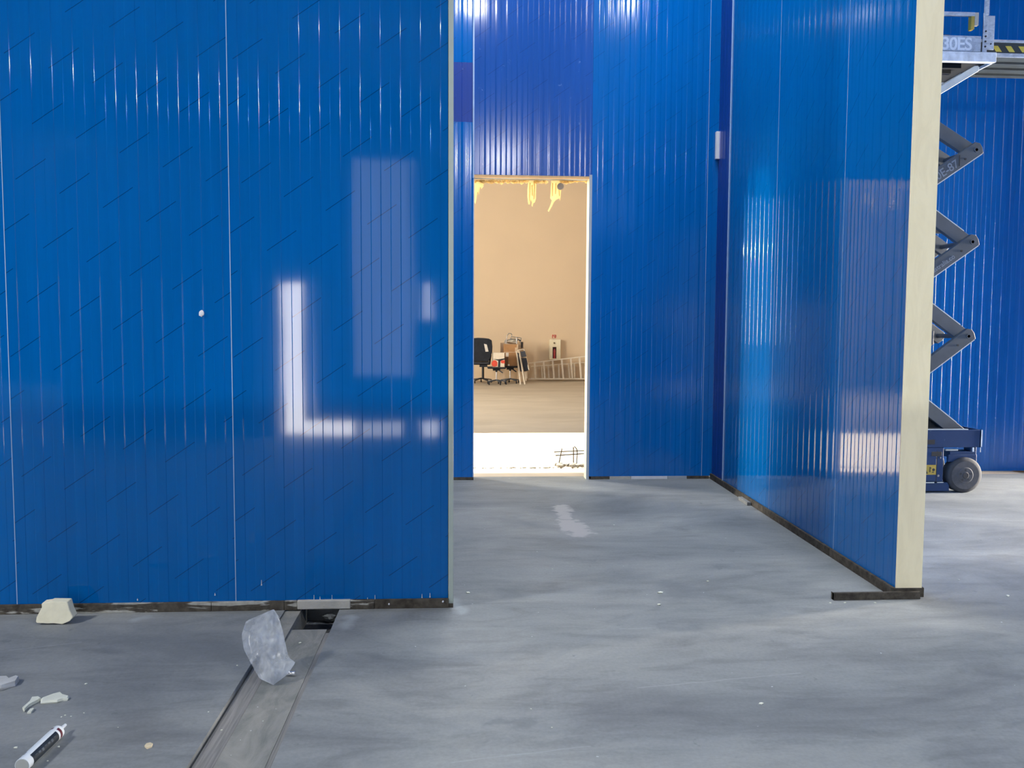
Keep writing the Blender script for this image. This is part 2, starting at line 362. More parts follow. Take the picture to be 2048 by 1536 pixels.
# ------------------------------------------------------------------ ribbed sandwich panels
def panel(parent, x0, z0, w, h, mat, th=.15, seam=True, name='panel', core=m_edge, pitch=.1045, phase=0.0, bulge=0.0):
    """Sandwich panel in wall coordinates: local x to the right, front face at local y=0 facing -y."""
    prof = []
    x = 0.0; d = .0014; half = pitch/2
    pts = [(0, 0)]
    k = 1; pos = half*(1-phase)
    up = True
    while pos < w-.012:
        a = pts[-1][1]+random.uniform(-.00016, .00016); b = d if up else 0
        if bulge and pos-half > 0:
            p0 = pts[-1]; xe = pos-.0022
            for f in (.2, .4, .6, .8): pts.append((p0[0]+(xe-p0[0])*f, p0[1]+(a-p0[1])*f-bulge*4*f*(1-f)))
        for f, g in ((0, 0), (.25, .12), (.5, .5), (.75, .88), (1, 1)):
            pts.append((pos-.0022+.0044*f, a+(b-a)*g))
        pos += half; up = not up
    pts.append((w-.0012, pts[-1][1]))
    mb = MB(); n = len(pts)
    vs = [(px, py, z) for z in (0, h) for px, py in pts]
    fs = []; sm = []
    for i in range(n-1):
        flat = (pts[i+1][0]-pts[i][0]) > .012
        mb.f.append((i, i+1, n+i+1, n+i)); mb.sm.append(not flat)
    mb.v = vs
    b = len(mb.v)
    # sides and back of the steel skins
    mb.add([(0, 0, 0), (0, .02, 0), (0, .02, h), (0, 0, h)], [(0, 1, 2, 3)])
    mb.add([(w-.0012, 0, 0), (w-.0012, .02, 0), (w-.0012, .02, h), (w-.0012, 0, h)], [(0, 1, 2, 3)])
    mb.box(0, w-.0012, th-.004, th, 0, h)
    mb.add([(0, 0.001, 0), (w-.0012, 0.001, 0), (w-.0012, .02, 0), (0, .02, 0)], [(0, 1, 2, 3)])
    me = bpy.data.meshes.new(name); me.from_pydata(mb.v, [], mb.f); me.polygons.foreach_set('use_smooth', mb.sm)
    me.materials.append(mat); me.update()
    o = bpy.data.objects.new(name, me); COL.objects.link(o); o.parent = parent; o.location = (x0, 0, z0)
    MB().box(.0005, w-.0017, .0125, th-.004, 0.0, h).build('foam_core', core, o)
    if seam:
        MB().box(w-.0034, w+.0006, -.0012, .004, 0, h).build('joint_edge', m_seam, o)
    return o
def wall(name, loc, rz, label):
    o = empty(name, loc, rz); tag(o, label, kind='structure'); return o
HP = 6.6
YL = 4.44; YB = 8.24
# left wall: front face at y=YL, ends at x=-.071
wl = wall('wall_left', (0, YL, 0), 0, 'glossy blue ribbed panel wall filling the left of the view')
x = -.071; w = 1.139
for i in range(9):
    panel(wl, x-w, .05, w-.001, HP, m_panel, seam=(i > 0), phase=.0); x -= w
t1 = MB().box(-.071, -.0655, YL-.006, YL+.156, .022, HP+.1)
t1.box(-.0655, -.045, YL-.006, YL+.004, .022, HP+.1).box(-.048, -.045, YL+.004, YL+.15, .022, HP+.1).build('trim_1', m_trim)
tag(bpy.data.objects['trim_1'], 'pale grey green edge strip capping the end of the left blue wall', kind='structure')
# back wall: front face at y=YB with the doorway from x=.121 to 1.288
wb = wall('wall_back', (0, YB, 0), 0, 'blue ribbed panel wall with the tall doorway at the back of the recess')
panel(wb, -1.03, .03, 1.149, 3.51, m_panel_back, phase=.3, bulge=.00018)
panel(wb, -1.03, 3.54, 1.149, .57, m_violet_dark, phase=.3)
panel(wb, -1.03, 4.11, 1.149, 3.9, m_panel_back, phase=.3, bulge=.00018)
panel(wb, .121, 3.035, 1.167, 4.97, m_violet, seam=False, bulge=.00010)
panel(wb, 1.288, .03, 1.167, 7.97, m_panel_back, bulge=.00018)
panel(wb, 2.455, .03, .13, 7.97, m_panel_back, seam=False)
for i in range(6): panel(wb, -1.03-1.15*(i+1), .03, 1.149, 7.97, m_panel_back, core=m_core)
# right wall: perpendicular, front (west) face; local x runs toward the camera
rb = Vector((2.4785+.022*(YB-4.592), YB, 0)); rf = Vector((2.4785-.022*.102, 4.49, 0))
ang = math.atan2(rf.y-rb.y, rf.x-rb.x)
wr = wall('wall_right', tuple(rb), ang, 'glossy blue ribbed panel wall standing end on at the right, cream foam edge')
LR = (rf-rb).length
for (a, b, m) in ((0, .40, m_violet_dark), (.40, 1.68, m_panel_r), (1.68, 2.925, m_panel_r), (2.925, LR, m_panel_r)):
    panel(wr, a, .055, b-a, HP, m, seam=(b < LR-.01), bulge=.00010)
# front end of the right wall: cream core face and thin steel edges
MB().box(LR-.002, LR+.006, .001, .1525, .055, HP).build('end_face', m_edge, wr)
# lift bay wall on the right
wf = wall('wall_far_right', (0, 8.60, 0), 0, 'blue ribbed panel wall behind the scissor lift at the far right')
xx = 2.72
for i in range(8): panel(wf, xx+1.15*i, .001, 1.149, 7.99, m_far_blue, core=m_core, bulge=.0002)
# baseboards / runners under the walls
bl = empty('baseboard_left'); tag(bl, 'dark runner under the left wall, smeared with pale mortar', kind='structure')
for (a, b, m) in ((-11, -2.2, m_track), (-2.199, -1.34, m_track), (-1.338, -.955, m_track), (-.953, -.885, m_track), (-.47, -.069, m_trackd)):
    MB().box(a, b, YL-.016, YL+.166, 0, .05).build('runner', m, bl, bevel=.002)
MB().box(-.884, -.60, YL-.02, YL+.16, .004, .052).build('mortar_patch', m_mortar, bl, bevel=.004)
MB().box(-.60, -.471, YL-.018, YL+.16, 0, .05).build('mortar_patch', m_track, bl, bevel=.004)
MB().box(-.071, -.045, YL-.012, YL+.16, 0, .022).build('runner', m_trackd, bl)
br = empty('baseboard_right', tuple(rb), ang); tag(br, 'dark brown runner under the right wall', kind='structure')
for a, b in ((-.0, .42), (.422, 1.66), (1.662, 2.9), (2.902, LR+.004)):
    MB().box(a, b, -.018, .168, 0, .055).build('runner', m_trackd, br, bevel=.002)
MB().box(1.05, 1.30, -.055, -.019, 0, .03).build('bracket', m_stone, br, bevel=.003)
pl = MB().box(2.098, 2.604, 4.448, 4.468, 0, .042).box(2.098, 2.604, 4.468, 4.483, 0, .006).box(2.098, 2.101, 4.448, 4.483, 0, .042)
plo = pl.build('runner_offcut', m_trackd, bevel=.0015); tag(plo, 'dark steel runner offcut on the floor across the foot of the cream wall end', 'runner')
bb = empty('baseboard_back', (0, 0, 0)); tag(bb, 'pale and dark strip under the back wall right of the doorway', kind='structure')
for (a, b, m) in ((-1.2, .12, m_trackd), (1.31, 1.50, m_trackd), (1.505, 1.72, m_mortar), (1.724, 2.10, m_white), (2.104, 2.30, m_trimgrey), (2.304, 2.53, m_trackd)):
    MB().box(a, b, YB-.004, YB+.15, 0, .03).build('runner', m, bb)
# doorway: right jamb, header, left jamb strip, upper seam trim
dj = MB().box(1.262, 1.290, YB-.006, YB-.001, .0, 3.05).build('trim_2', m_trimgrey); tag(dj, 'grey metal flashing up the right side of the doorway', kind='structure')
MB().box(1.262, 1.287, YB, YB+.146, 0, 3.03).build('jamb_core', simple('cream_jamb', lin(.86, .76, .52), .8, 0, .04), dj)
dh = MB().box(.121, 1.262, YB+.001, YB+.03, 3.012, 3.034).build('trim_3', m_header); tag(dh, 'tan cut edge of the panel over the doorway', kind='structure')
MB().box(.121, 1.262, YB+.031, YB+.149, 3.018, 3.034).build('header_core', m_trimgrey, dh)
ds = MB().box(.106, .121, YB-.006, YB-.001, 3.0, 7.9).build('trim_4', m_seam); tag(ds, 'thin pale vertical strip above the left side of the doorway', kind='structure')
MB().box(.112, .121, YB-.002, YB+.15, .03, 3.034).build('jamb_edge', m_seam, ds)
ct = MB().box(0.392, .402, -.010, .002, .055, HP).build('corner_strip', m_seam, wr)

# ------------------------------------------------------------------ floor with the trench
f = MB(); TL, TM, TR = -.951, -.866, -.659; ZF = -.25
f.box(-14, TL, -14, 8.42, ZF, 0).box(TR, 14, -14, 8.42, ZF, 0).box(TL, TR, 4.62, 8.42, ZF, 0)
fo = f.build('floor', m_floor); tag(fo, 'grey trowelled concrete floor with stains', kind='structure')
MB().box(TM+.001, TR-.026, -14, 4.165, ZF, -.013).build('infill', m_infill, fo)
b = MB(); b.box(TL+.009, TM-.002, -14, 3.95, ZF, -.017)
b.build('batten', m_batten, fo)
MB().box(TR-.022, TR-.0005, -14, 4.1, ZF, -.008).build('edge_strip', m_batten, fo)
MB().box(TL+.001, TM-.001, 3.952, 4.62, ZF, -.006).build('infill', m_infill, fo)
p = MB()
for i in range(10):
    for j in range(14): pass
p.box(TM+.001, TR-.001, 4.166, 4.62, ZF, -.13); p.build('pit_bottom', m_pit, fo)
# threshold with a broken edge, and the far room floor
xs = [-6+.05*i for i in range(0, 241)]
thr = MB(); edge = []
for xq in xs:
    edge.append((xq, 8.92+.035*noise.noise(Vector((xq*6, 0, 3)))+.02*noise.noise(Vector((xq*23, 1, 3)))))
poly = [(-6, 8.42), (6, 8.42)]+edge[::-1]
thr.prism(poly, lambda a, b_: (a, b_, 0), (0, 0, -.02))
thr.build('threshold_slab', m_farfloor, fo)
ff = MB().box(-8.2, 9.5, 8.42, 25.2, -.3, -.021).build('floor_far_room', m_farfloor, fo)

# ------------------------------------------------------------------ shell of the halls
ceil = MB(); sk = (-6.8, 1.9, 10.9, 14.45)   # skylight in the far room roof
ceil.box(-14, 14, -14, 8.6, 8.02, 8.3).box(-14, 14, 8.6, sk[2], 8.02, 8.3).box(-14, 14, sk[3], 25.5, 8.02, 8.3)
ceil.box(-14, sk[0], sk[2], sk[3], 8.02, 8.3).box(sk[1], 14, sk[2], sk[3], 8.02, 8.3)
tag(ceil.build('ceiling', m_ceil), 'grey ceiling of the halls', kind='structure')
def S_(name, mb, mat, label): return tag(mb.build(name, mat), label, kind='structure')
S_('wall_beyond', MB().box(-8.4, 9.7, 24.75, 24.95, -.3, 8.02), m_beige, 'plain beige far wall seen through the doorway')
S_('wall_far_room_left', MB().box(-8.4, -8.2, 8.4, 24.8, -.3, 8.02), m_beige, 'side wall of the far room on the left')
S_('wall_far_room_right', MB().box(9.5, 9.7, 8.76, 24.8, -.3, 8.02), m_beige, 'side wall of the far room on the right')
S_('wall_outer_left', MB().box(-14.2, -14, -14, 8.3, 0, 8.02).box(-14, -8.2, 8.25, 8.4, 0, 8.02), m_hall, 'outer wall of the hall on the left')
S_('wall_outer_right', MB().box(8.1, 8.3, -14, 6.05, 0, 8.02).box(8.1, 8.3, 8.0, 8.6, 0, 8.02).box(8.1, 8.3, 6.05, 8.0, 3.4, 8.02).box(14, 14.2, -14, 9, 0, 8.02), m_hall, 'outer wall of the lift bay with its door opening')
S_('wall_outer_rear', MB().box(-14, 14, -14.2, -14, 0, 8.02), m_hall, 'rear wall of the hall behind the photographer')
S_('wall_rear_baffle', MB().box(-5.5, -2.51, -2.84, -2.72, 0, 3.9).box(-2.18, -1.54, -2.84, -2.72, .23, 3.9).box(-.66, 4.5, -2.84, -2.72, 2.3, 3.9).box(-.24, 4.5, -2.84, -2.72, 0, 2.3).box(-2.51, -2.18, -2.84, -2.72, 2.17, 3.9)
   .box(-1.54, -.66, -2.84, -2.72, .23, .84).box(-.66, -.24, -2.84, -2.72, .23, 1.6), m_rear, 'dark unseen partition added behind the camera to shape the light, with gaps to the daylight')  # added out of view; its height and gaps shape light on the left wall

# ------------------------------------------------------------------ doorway foam
def strip(name, poly, y, th, mat, label, cat, group=None):
    mb = MB(); P = [at(px, py, y) for px, py in poly]
    c = sum(P, Vector())/len(P)
    mb.prism([(q.x-c.x, q.z-c.z) for q in P], lambda a, b_: (a, 0, b_), (0, th, 0))
    o = mb.build(name, mat, None, (c.x, y, c.z)); tag(o, label, cat, group); return o
s1 = strip('foam_strip', [(949, 361), (968, 362), (967, 372), (963, 377), (960, 374), (958, 390), (955, 384), (953, 398), (951, 407), (949, 404)], 8.395, .03, m_foam, 'ragged cream foam strip hanging at the left corner of the door head', 'foam')
s2 = strip('foam_strip', [(1057, 361), (1073, 361), (1072, 398), (1070, 404), (1067, 406), (1065, 413), (1063, 411), (1064, 404), (1061, 398), (1060, 408), (1057, 408), (1055, 392), (1055, 378)], 8.395, .025, m_foam, 'cream foam strip hanging from the door head, its torn end forked in two', 'foam')
s3 = strip('foam_strip', [(1103, 361), (1124, 361), (1122, 386), (1121, 400), (1119, 396), (1113, 399), (1108, 404), (1104, 413), (1098, 423), (1096, 421), (1101, 410), (1104, 400), (1101, 396), (1102, 376)], 8.395, .025, m_foam, 'cream foam strip under the door head with one long curling tail', 'foam')
for so_, pts in ((s2, [(1060, 366, 1059, 402), (1069, 366, 1068, 398), (1064, 370, 1065, 392)]), (s3, [(1105, 366, 1105, 392), (1112, 366, 1111, 388), (1118, 380, 1119, 392)])):
    for (a, b_, c, d) in pts:
        A, B = at(a, b_, 8.392), at(c, d, 8.392); L = so_.location
        MB().cyl(A-L, B-L, .006, .004, n=6).build('drip_ridge', m_foam, so_)
dd = at(1121, 373, 8.38)
o = MB().lathe((0, 0, 0), (0, 1, 0), [(0, .030), (.004, .036), (.014, .036)], 20).build('foam_plug', simple('greyish_plug', lin(.55, .47, .36), .8), None, (dd.x, dd.y-.012, dd.z)); tag(o, 'round greyish disc stuck to the right hanging foam strip', 'plug')
mb = MB(); k = 0
for (a, b_) in ((950, 968), (975, 1010), (1012, 1032), (1036, 1056), (1072, 1094), (1124, 1130), (1130, 1176)):
    x = a
    while x < b_:
        r = .010+.012*random.random(); P = at(x, 362.5+random.uniform(-1.5, 2.2), 8.40)
        mb.blob(P, r*1.5, r, r*random.uniform(.7, 1.2), seed=k, amp=.25, sub=1); k += 1; x += random.uniform(2.0, 4.2)
o = mb.build('foam_bead', m_foam); tag(o, 'lumpy bead of hardened cream foam along the door head', 'foam', kind='stuff')
# rubble and rebar at the threshold
mb = MB()
rr = MB()
for i in range(34):
    x = random.uniform(1.02, 1.42); y = 8.93+random.uniform(-.02, .09); s_ = random.uniform(.012, .034)
    rr.blob((x, y, .01+s_*.6), s_*1.3, s_, s_*.9, seed=i, amp=.3, sub=1, freq=2)
for i in range(46):
    x = random.uniform(.1, 1.02); y = 8.93+random.uniform(-.02, .03); s_ = random.uniform(.004, .014)
    rr.blob((x, y, s_*.5), s_*1.6, s_, s_*.8, seed=i+50, amp=.3, sub=1, freq=2)
ro = rr.build('concrete_rubble', m_rubble); tag(ro, 'crumbled concrete rubble along the broken threshold edge', 'rubble', kind='stuff')
for (a, b_, c, d, y, lab) in ((1108, 904, 1190, 900, 9.0, 'upper horizontal reinforcing rod over the rubble at the door sill'), (1111, 911, 1190, 906, 8.99, 'lower horizontal reinforcing rod over the rubble at the door sill'),
                              (1116, 936, 1124, 897, 8.97, 'leaning upright reinforcing rod, leftmost in the door sill rubble'), (1147, 932, 1147, 894, 8.97, 'straight upright reinforcing rod, middle one in the door sill rubble')):
    o = MB().cyl(at(a, b_, y), at(c, d, y), .0068, n=6).build('reinforcing_rod', m_rebar); tag(o, lab, 'rebar', 'reinforcing rods at the sill')
P = [at(1153, 932, 8.975), at(1154.5, 905, 8.975), at(1153.5, 898, 8.98), at(1151, 895, 8.99), at(1148.5, 893, 8.99)]
o = MB().tube(P, .0065, 6).build('reinforcing_rod', m_rebar); tag(o, 'upright reinforcing rod with a bent top beside the door jamb', 'rebar', 'reinforcing rods at the sill')
# white clip in the corner
A = at(1432.5, 263, 8.2); B = at(1439, 318, 8.2)
cl = MB().box(0, .055, 0, .04, 0, A.z-B.z).build('corner_clip', m_white, None, (A.x, 8.19, B.z), bevel=.002); tag(cl, 'small white plastic channel piece high in the corner of the recess', 'clip')
MB().box(.03, .052, -.006, 0, .0, A.z-B.z).build('lip', simple('lavender_lip', lin(.30, .32, .55), .5), cl)
# foam dab on left wall and drips at its foot
P = at(403, 627, YL-.004); o = MB().blob((0, 0, 0), .014, .005, .017, 3, .2, 2).build('foam_dab', m_white, None, tuple(P)); tag(o, 'small white dab of foam on the left blue wall', 'foam')
mb = MB()
for (px, py, L) in ((628, 1190, 13), (640, 1193, 6), (664, 1190, 18), (735, 1195, 7), (750, 1190, 14), (844, 1188, 7), (860, 1186, 8), (523, 1160, 10), (430, 1186, 4), (275, 1197, 3)):
    A = at(px, py, YL-.001); B = at(px, py+L, YL-.001); mb.cyl(A, B, .0012, .0024, n=6); mb.blob(B, .004, .002, .004, px, .2, 1)
o = mb.build('foam_spatter', m_white); tag(o, 'white drips spattered along the foot of the left blue wall', 'spatter', kind='stuff')
mb = MB()
for (px, py) in ((778, 1208), (886, 1203)): mb.blob(at(px, py, YL-.02), .006, .004, .006, px, .2, 1)
tag(mb.build('mortar_spot', m_white), 'two white spots on the dark runner under the left wall', 'spatter', kind='stuff')

# ------------------------------------------------------------------ debris in the foreground
def slab(name, poly, z0, th, mat, label, cat, jitter=.003, tilt=0, group=None):
    P = [fl(px, py) for px, py in poly]; c = sum(P, Vector())/len(P); mb = MB(); n = len(P)
    ring = [(q-c) for q in P]; vs = []
    for zz, k in ((0, 1), (th*.5, 1.03), (th, .94)):
        for i, q in enumerate(ring):
            j = Vector((random.uniform(-1, 1), random.uniform(-1, 1), 0))*jitter
            vs.append((q.x*k+j.x, q.y*k+j.y, zz+(q.x*tilt if zz else 0)))
    vs.append((0, 0, th*1.02)); fs = []
    for r in range(2):
        for i in range(n): fs.append((r*n+i, r*n+(i+1) % n, (r+1)*n+(i+1) % n, (r+1)*n+i))
    fs.append(tuple(range(n))[::-1])
    for i in range(n): fs.append((2*n+i, 2*n+(i+1) % n, 3*n))
    mb.add(vs, fs); o = mb.build(name, mat, None, (c.x, c.y, z0)); tag(o, label, cat, group); return o
# the big foam chunk: leans up against the runner
P0 = fl(72, 1256); mb = MB()
front = [(72, 1253), (75, 1243), (89, 1221), (90, 1212), (104, 1210), (108, 1208), (142, 1208.5), (144, 1228), (148, 1243), (140, 1252), (124, 1259), (108, 1257), (96, 1257.5), (73, 1256)]
fp = []
for px, py in front:
    t_ = (1258-py)/50.0; fp.append(at(px, py, 4.255+.075*t_))
c = sum(fp, Vector())/len(fp); zmin = min(q.z for q in fp)
mb.prism([(q.x-c.x, q.z-zmin) for q in fp], lambda a, b_: (a, .33*b_, b_), (0.004, .045, .006))
o = mb.build('foam_chunk', m_foamchunk, None, (c.x, 4.255, .002), bevel=.004); tag(o, 'large broken cream foam board piece leaning at the foot of the left wall', 'foam')
slab('foam_scrap', [(-12, 1372), (0, 1361), (12, 1361), (17, 1366), (34, 1360), (38, 1362), (30, 1372), (4, 1381), (-10, 1384)], 0, .022, simple('grey_white_scrap', lin(.48, .49, .48), .9), 'grey white crumpled scrap cut by the left edge of the photo', 'foam')
slab('foam_scrap', [(83, 1401), (108, 1392), (120, 1389), (126, 1393), (138, 1397), (136, 1401), (126, 1402), (114, 1406), (98, 1407), (84, 1409)], 0, .012, m_foamscrap, 'largest flat cream foam flake right of the thin curved one', 'foam')
slab('foam_scrap', [(45, 1421), (58, 1408), (66, 1398), (78, 1397), (82, 1400), (76, 1405), (64, 1410), (56, 1416), (49, 1424)], 0, .012, m_foamscrap, 'thin curved cream foam flake, its narrow tail pointing to the tube', 'foam')
slab('foam_scrap', [(54, 1428), (60, 1421), (67, 1419), (68, 1421), (62, 1427)], 0, .008, m_foamscrap, 'tiny cream foam flake below the thin curved one', 'foam', .001)
slab('foam_scrap', [(289, 1495), (293, 1490), (300, 1488), (306, 1490), (303, 1495), (294, 1498)], 0, .007, simple('tan_chip', lin(.60, .52, .36), .9), 'small tan chip lying alone on the floor left of the trench', 'chip', .001)
k = 0; mb = MB()
for (px, py, s_) in ((32, 1496, .006), (117, 1494, .005), (123, 1434, .003), (130, 1431, .0035), (168, 1426, .003), (142, 1433, .003), (172, 1368, .005), (236, 1455, .002), (95, 1522, .003), (1523, 1408, .008), (1062, 1418, .003), (1104, 1455, .003), (1228, 1050, .006), (936, 1186, .010), (1660, 1206, .006), (1690, 1206, .006), (1750, 1206, .006), (2016, 1192, .008), (1918, 1160, .004), (600, 1281, .006), (526, 1436, .003), (443, 1452, .004), (417, 1424, .003), (474, 1331, .004), (1105, 1138, .003), (1320, 1186, .012), (1318, 1210, .010), (1415, 1163, .008)):
    q = fl(px, py); zz = -.013 if (TM < q.x < TR and q.y < 4.1) else (-.017 if TL < q.x <= TM and q.y < 3.9 else 0); mb.blob((q.x, q.y, zz+s_*.3), s_*1.3, s_, s_*.5, k, .3, 1); k += 1
tag(mb.build('plaster_crumb', m_foamscrap), 'tiny white crumbs scattered over the concrete floor', 'crumbs', kind='stuff')
# stones in the pit
for (px, py, r, lab) in ((598, 1237, .030, 'flat grey stone in the dark pit under the left wall, nearer the bag'), (660, 1232, .030, 'grey stone at the right end of the dark pit under the left wall')):
    q = fl(px, py, -.10); o = MB().blob((0, 0, 0), r*1.35, r, r*.8, px, .25, 2).build('stone', m_stone, None, (q.x, q.y, -.13+r*.75)); tag(o, lab, 'stone')
# sealant cartridge
A = fl(44, 1530, .027); B = fl(134, 1449, .02); A.z = .0245; B.z = .0245
ax = (B-A).normalized(); r = .0245
cart = empty('sealant_cartridge', (A.x, A.y, 0)); tag(cart, 'white sealant tube with a black label lying at the bottom left', 'tube')
O = Vector((0, 0, r)); L = (B-A).length*.96
MB().lathe(O, ax, [(0, r), (.003, r+.0006), (.006, r), (L*.80, r), (L*.815, r*.98), (L*.83, r*.80), (L*.845, r*.42)], 32).build('tube_body', m_tubew, cart)
MB().lathe(O+ax*L*.84, ax, [(0, r*.42), (.012, r*.38), (.016, r*.30), (L*.16, r*.22)], 20).build('nozzle', m_tubew, cart)
MB().lathe(O-ax*.0005, -ax, [(0, r*.93), (.0005, r*.9)], 32).build('plunger', m_tubeend, cart)
side = ax.cross(Vector((0, 0, 1))).normalized(); upv = Vector((0, 0, 1))
def label_patch(t0, t1, a0, a1, mat, nm, n=10):
    mb = MB(); vs = []
    for i in range(n+1):
        q = math.radians(a0+(a1-a0)*i/n); dvec = side*math.sin(q)+upv*math.cos(q)
        for t_ in (t0, t1): vs.append(O+ax*t_+dvec*(r+.0004))
    mb.add(vs, [(2*i, 2*i+1, 2*i+3, 2*i+2) for i in range(n)], True); return mb.build(nm, mat, cart)
label_patch(L*.10, L*.68, 28, 120, m_labelk, 'black_label')
label_patch(L*.72, L*.765, 22, 120, m_labelr, 'red_band')
label_patch(L*.72, L*.765, -75, -10, m_labelr, 'red_band')
label_patch(L*.10, L*.17, -30, -18, simple('grey_print', lin(.2, .24, .27), .5), 'small_print')
label_patch(L*.19, L*.30, -38, -30, simple('faint_print', lin(.5, .52, .58), .5), 'small_print')
for i in range(7): label_patch(L*(.16+.07*i), L*(.20+.07*i), 55, 60+10*(i % 3), simple('label_lines', lin(.06, .08, .10), .5), 'label_text')
# small metal socket by the bag
q = fl(582, 1346); bolt = MB().lathe((0, 0, 0), (1, -.12, 0), [(0, .0075), (.006, .010), (.012, .010), (.014, .008), (.030, .0085), (.034, .010), (.040, .010)], 18).build('metal_sleeve', m_chrome, None, (q.x-.020, q.y, .000)); tag(bolt, 'short shiny metal sleeve lying beside the plastic bag', 'sleeve')

# plastic bag
def bag():
    Lf = [(546, 1370), (519, 1357), (502, 1327), (488, 1300), (483, 1270), (492, 1242), (529, 1226), (545, 1219)]
    Rt = [(547, 1370), (575, 1349), (591, 1325), (579, 1316), (575, 1306), (566, 1263), (557, 1232), (548, 1219)]
    def Yv(py): return 3.50+.26*(1370-py)/151
    NU, NV = 22, 34; mb = MB()
    def edge(E_, t_):
        k_ = t_*(len(E_)-1); i = min(int(k_), len(E_)-2); f_ = k_-i
        return (E_[i][0]*(1-f_)+E_[i+1][0]*f_, E_[i][1]*(1-f_)+E_[i+1][1]*f_)
    for sgn, base in ((-1, 0), (1, 1)):
        vs = []
        for j in range(NV+1):
            t_ = j/NV; l = edge(Lf, t_); r_ = edge(Rt, t_)
            for i in range(NU+1):
                u = i/NU; px = l[0]*(1-u)+r_[0]*u; py = l[1]*(1-u)+r_[1]*u
                bulge = math.sin(math.pi*u)*(.35+.65*math.sin(math.pi*min(1, t_*1.1)))
                if sgn < 0:   # sharp crease running up from the bottom tip
                    uc = .55-.15*t_*2; bulge = max(bulge*.7, (1-abs(u-uc)*2.6)) if t_ < .6 else bulge*.8
                cr = noise.noise(Vector((px*.055, py*.03, sgn*4)))*.018+noise.noise(Vector((px*.14, py*.07, sgn*9)))*.008
                e = min(1, 6*u*(1-u)*1.2)*min(1, 8*t_*(1-t_)+.05)
                P = at(px, py, Yv(py)+sgn*(.028*bulge)*e+cr*e)
                vs.append(P)
        fs = []
        for j in range(NV):
            for i in range(NU):
                a = j*(NU+1)+i; fs.append((a, a+1, a+NU+2, a+NU+1))
        mb.add(vs, fs, True)
    zmin = min(v[2] for v in mb.v); c = Vector((-.86, 3.55, 0))
    mb.v = [(v[0]-c.x, v[1]-c.y, max(v[2], -.0125)-c.z) for v in mb.v]
    t = NT('translucent_plastic_film'); t.b.inputs['Roughness'].default_value = .22
    t.set(t.ramp(t.noise(t.coord(scale=(1, 1, .4)), 30, 4), [(.3, lin(.60, .63, .66)), (.7, lin(.80, .83, .86))]), .22, 0, .6)
    tr = t.new('ShaderNodeBsdfTransparent'); tr.inputs[0].default_value = (.93, .95, .97, 1); tl = t.new('ShaderNodeBsdfTranslucent'); tl.inputs[0].default_value = (.85, .9, .95, 1)
    m1 = t.new('ShaderNodeMixShader'); m1.inputs[0].default_value = .35; t.l(t.b.outputs[0], m1.inputs[1]); t.l(tl.outputs[0], m1.inputs[2])
    m2 = t.new('ShaderNodeMixShader'); t.l(t.ramp(t.noise(t.coord(scale=(1, 1, .5)), 14, 3), [(.35, .20), (.65, .48)]), m2.inputs[0])
    t.l(tr.outputs[0], m2.inputs[1]); t.l(m1.outputs[0], m2.inputs[2]); t.l(m2.outputs[0], t.out.inputs[0])
    o = mb.build('plastic_bag', t.m, None, tuple(c)); tag(o, 'crumpled clear plastic bag standing over the trench by the left wall', 'bag')
bag()

# ------------------------------------------------------------------ lettering helper
def text(name, body, size, loc, rot, mat, parent, spacing=1.0, ext=.0006, align='LEFT', bold=.0):
    c = bpy.data.curves.new(name, 'FONT'); c.body = body; c.size = size; c.extrude = ext; c.space_character = spacing; c.align_x = align; c.offset = bold
    o = bpy.data.objects.new(name, c); COL.objects.link(o); c.materials.append(mat); 
    me = bpy.data.meshes.new_from_object(o); bpy.data.objects.remove(o); bpy.data.curves.remove(c)
    if not me.materials: me.materials.append(mat)
    o = bpy.data.objects.new(name, me); COL.objects.link(o); o['kind'] = 'stuff' if False else 'thing'; del o['kind']
    o.location = loc; o.rotation_euler = rot; o.parent = parent; return o

# ------------------------------------------------------------------ scissor lift
lift = empty('scissor_lift', (4.0, 7.78, 0)); tag(lift, 'blue and grey scissor lift standing raised behind the cream wall end', 'scissor lift')
ox, oy = 4.0, 7.78
def LBE(mb, name, mat, bevel=0, parent=lift):
    return [LB(m, name, mat, bevel, parent) for m in mb.each()]
def LB(mb, name, mat, bevel=0, parent=lift):
    d = Vector((ox, oy, 0)); mb.v = [(v[0]-d.x, v[1]-d.y, v[2]) for v in mb.v]; return mb.build(name, mat, parent, bevel=bevel)
Y0, Y1 = 7.43, 8.13
ch = LB(MB().box(2.95, 4.885, Y0, Y0+.02, .432, .597).box(2.95, 4.885, Y1-.02, Y1, .432, .597).box(4.865, 4.885, Y0, Y1, .432, .597).box(2.95, 2.97, Y0, Y1, .432, .597).box(2.95, 4.885, Y0+.02, Y1-.02, .432, .45), 'chassis', m_lift, .004)
LB(MB().box(2.97, 4.75, Y0-.002, Y0+.012, .5975, .606), 'top_edge', m_armlight, 0)
LBE(MB().box(4.878, 4.889, Y0-.004, Y0+.004, .436, .596).box(4.80, 4.815, Y0-.002, Y0+.006, .39, .43).box(4.875, 4.882, Y0-.002, Y0+.006, .385, .43), 'edge_glint_strip', simple('painted_edge_glint', lin(.62, .68, .74), .4), .001)  # white strips imitate glints along the chassis edge, painted as colour
body = LB(MB().box(3.15, 4.525, Y0+.004, Y1-.004, .105, .43), 'body', m_lift, .006)
LB(MB().box(3.15, 4.60, Y0+.02, Y1-.02, .012, .095), 'pothole_guard', m_lift, .004)
LBE(MB().box(3.15, 4.44, Y0-.001, Y0+.004, .094, .104).box(4.47, 4.53, Y0-.001, Y0+.004, .096, .103), 'guard_strip', m_armlight)
LB(MB().box(4.0, 4.43, Y0-.003, Y0+.002, .462, .505), 'slot', m_black)
LB(MB().box(3.6, 4.452, Y0-.004, Y0+.003, .115, .395), 'side_door', m_lift, .004)
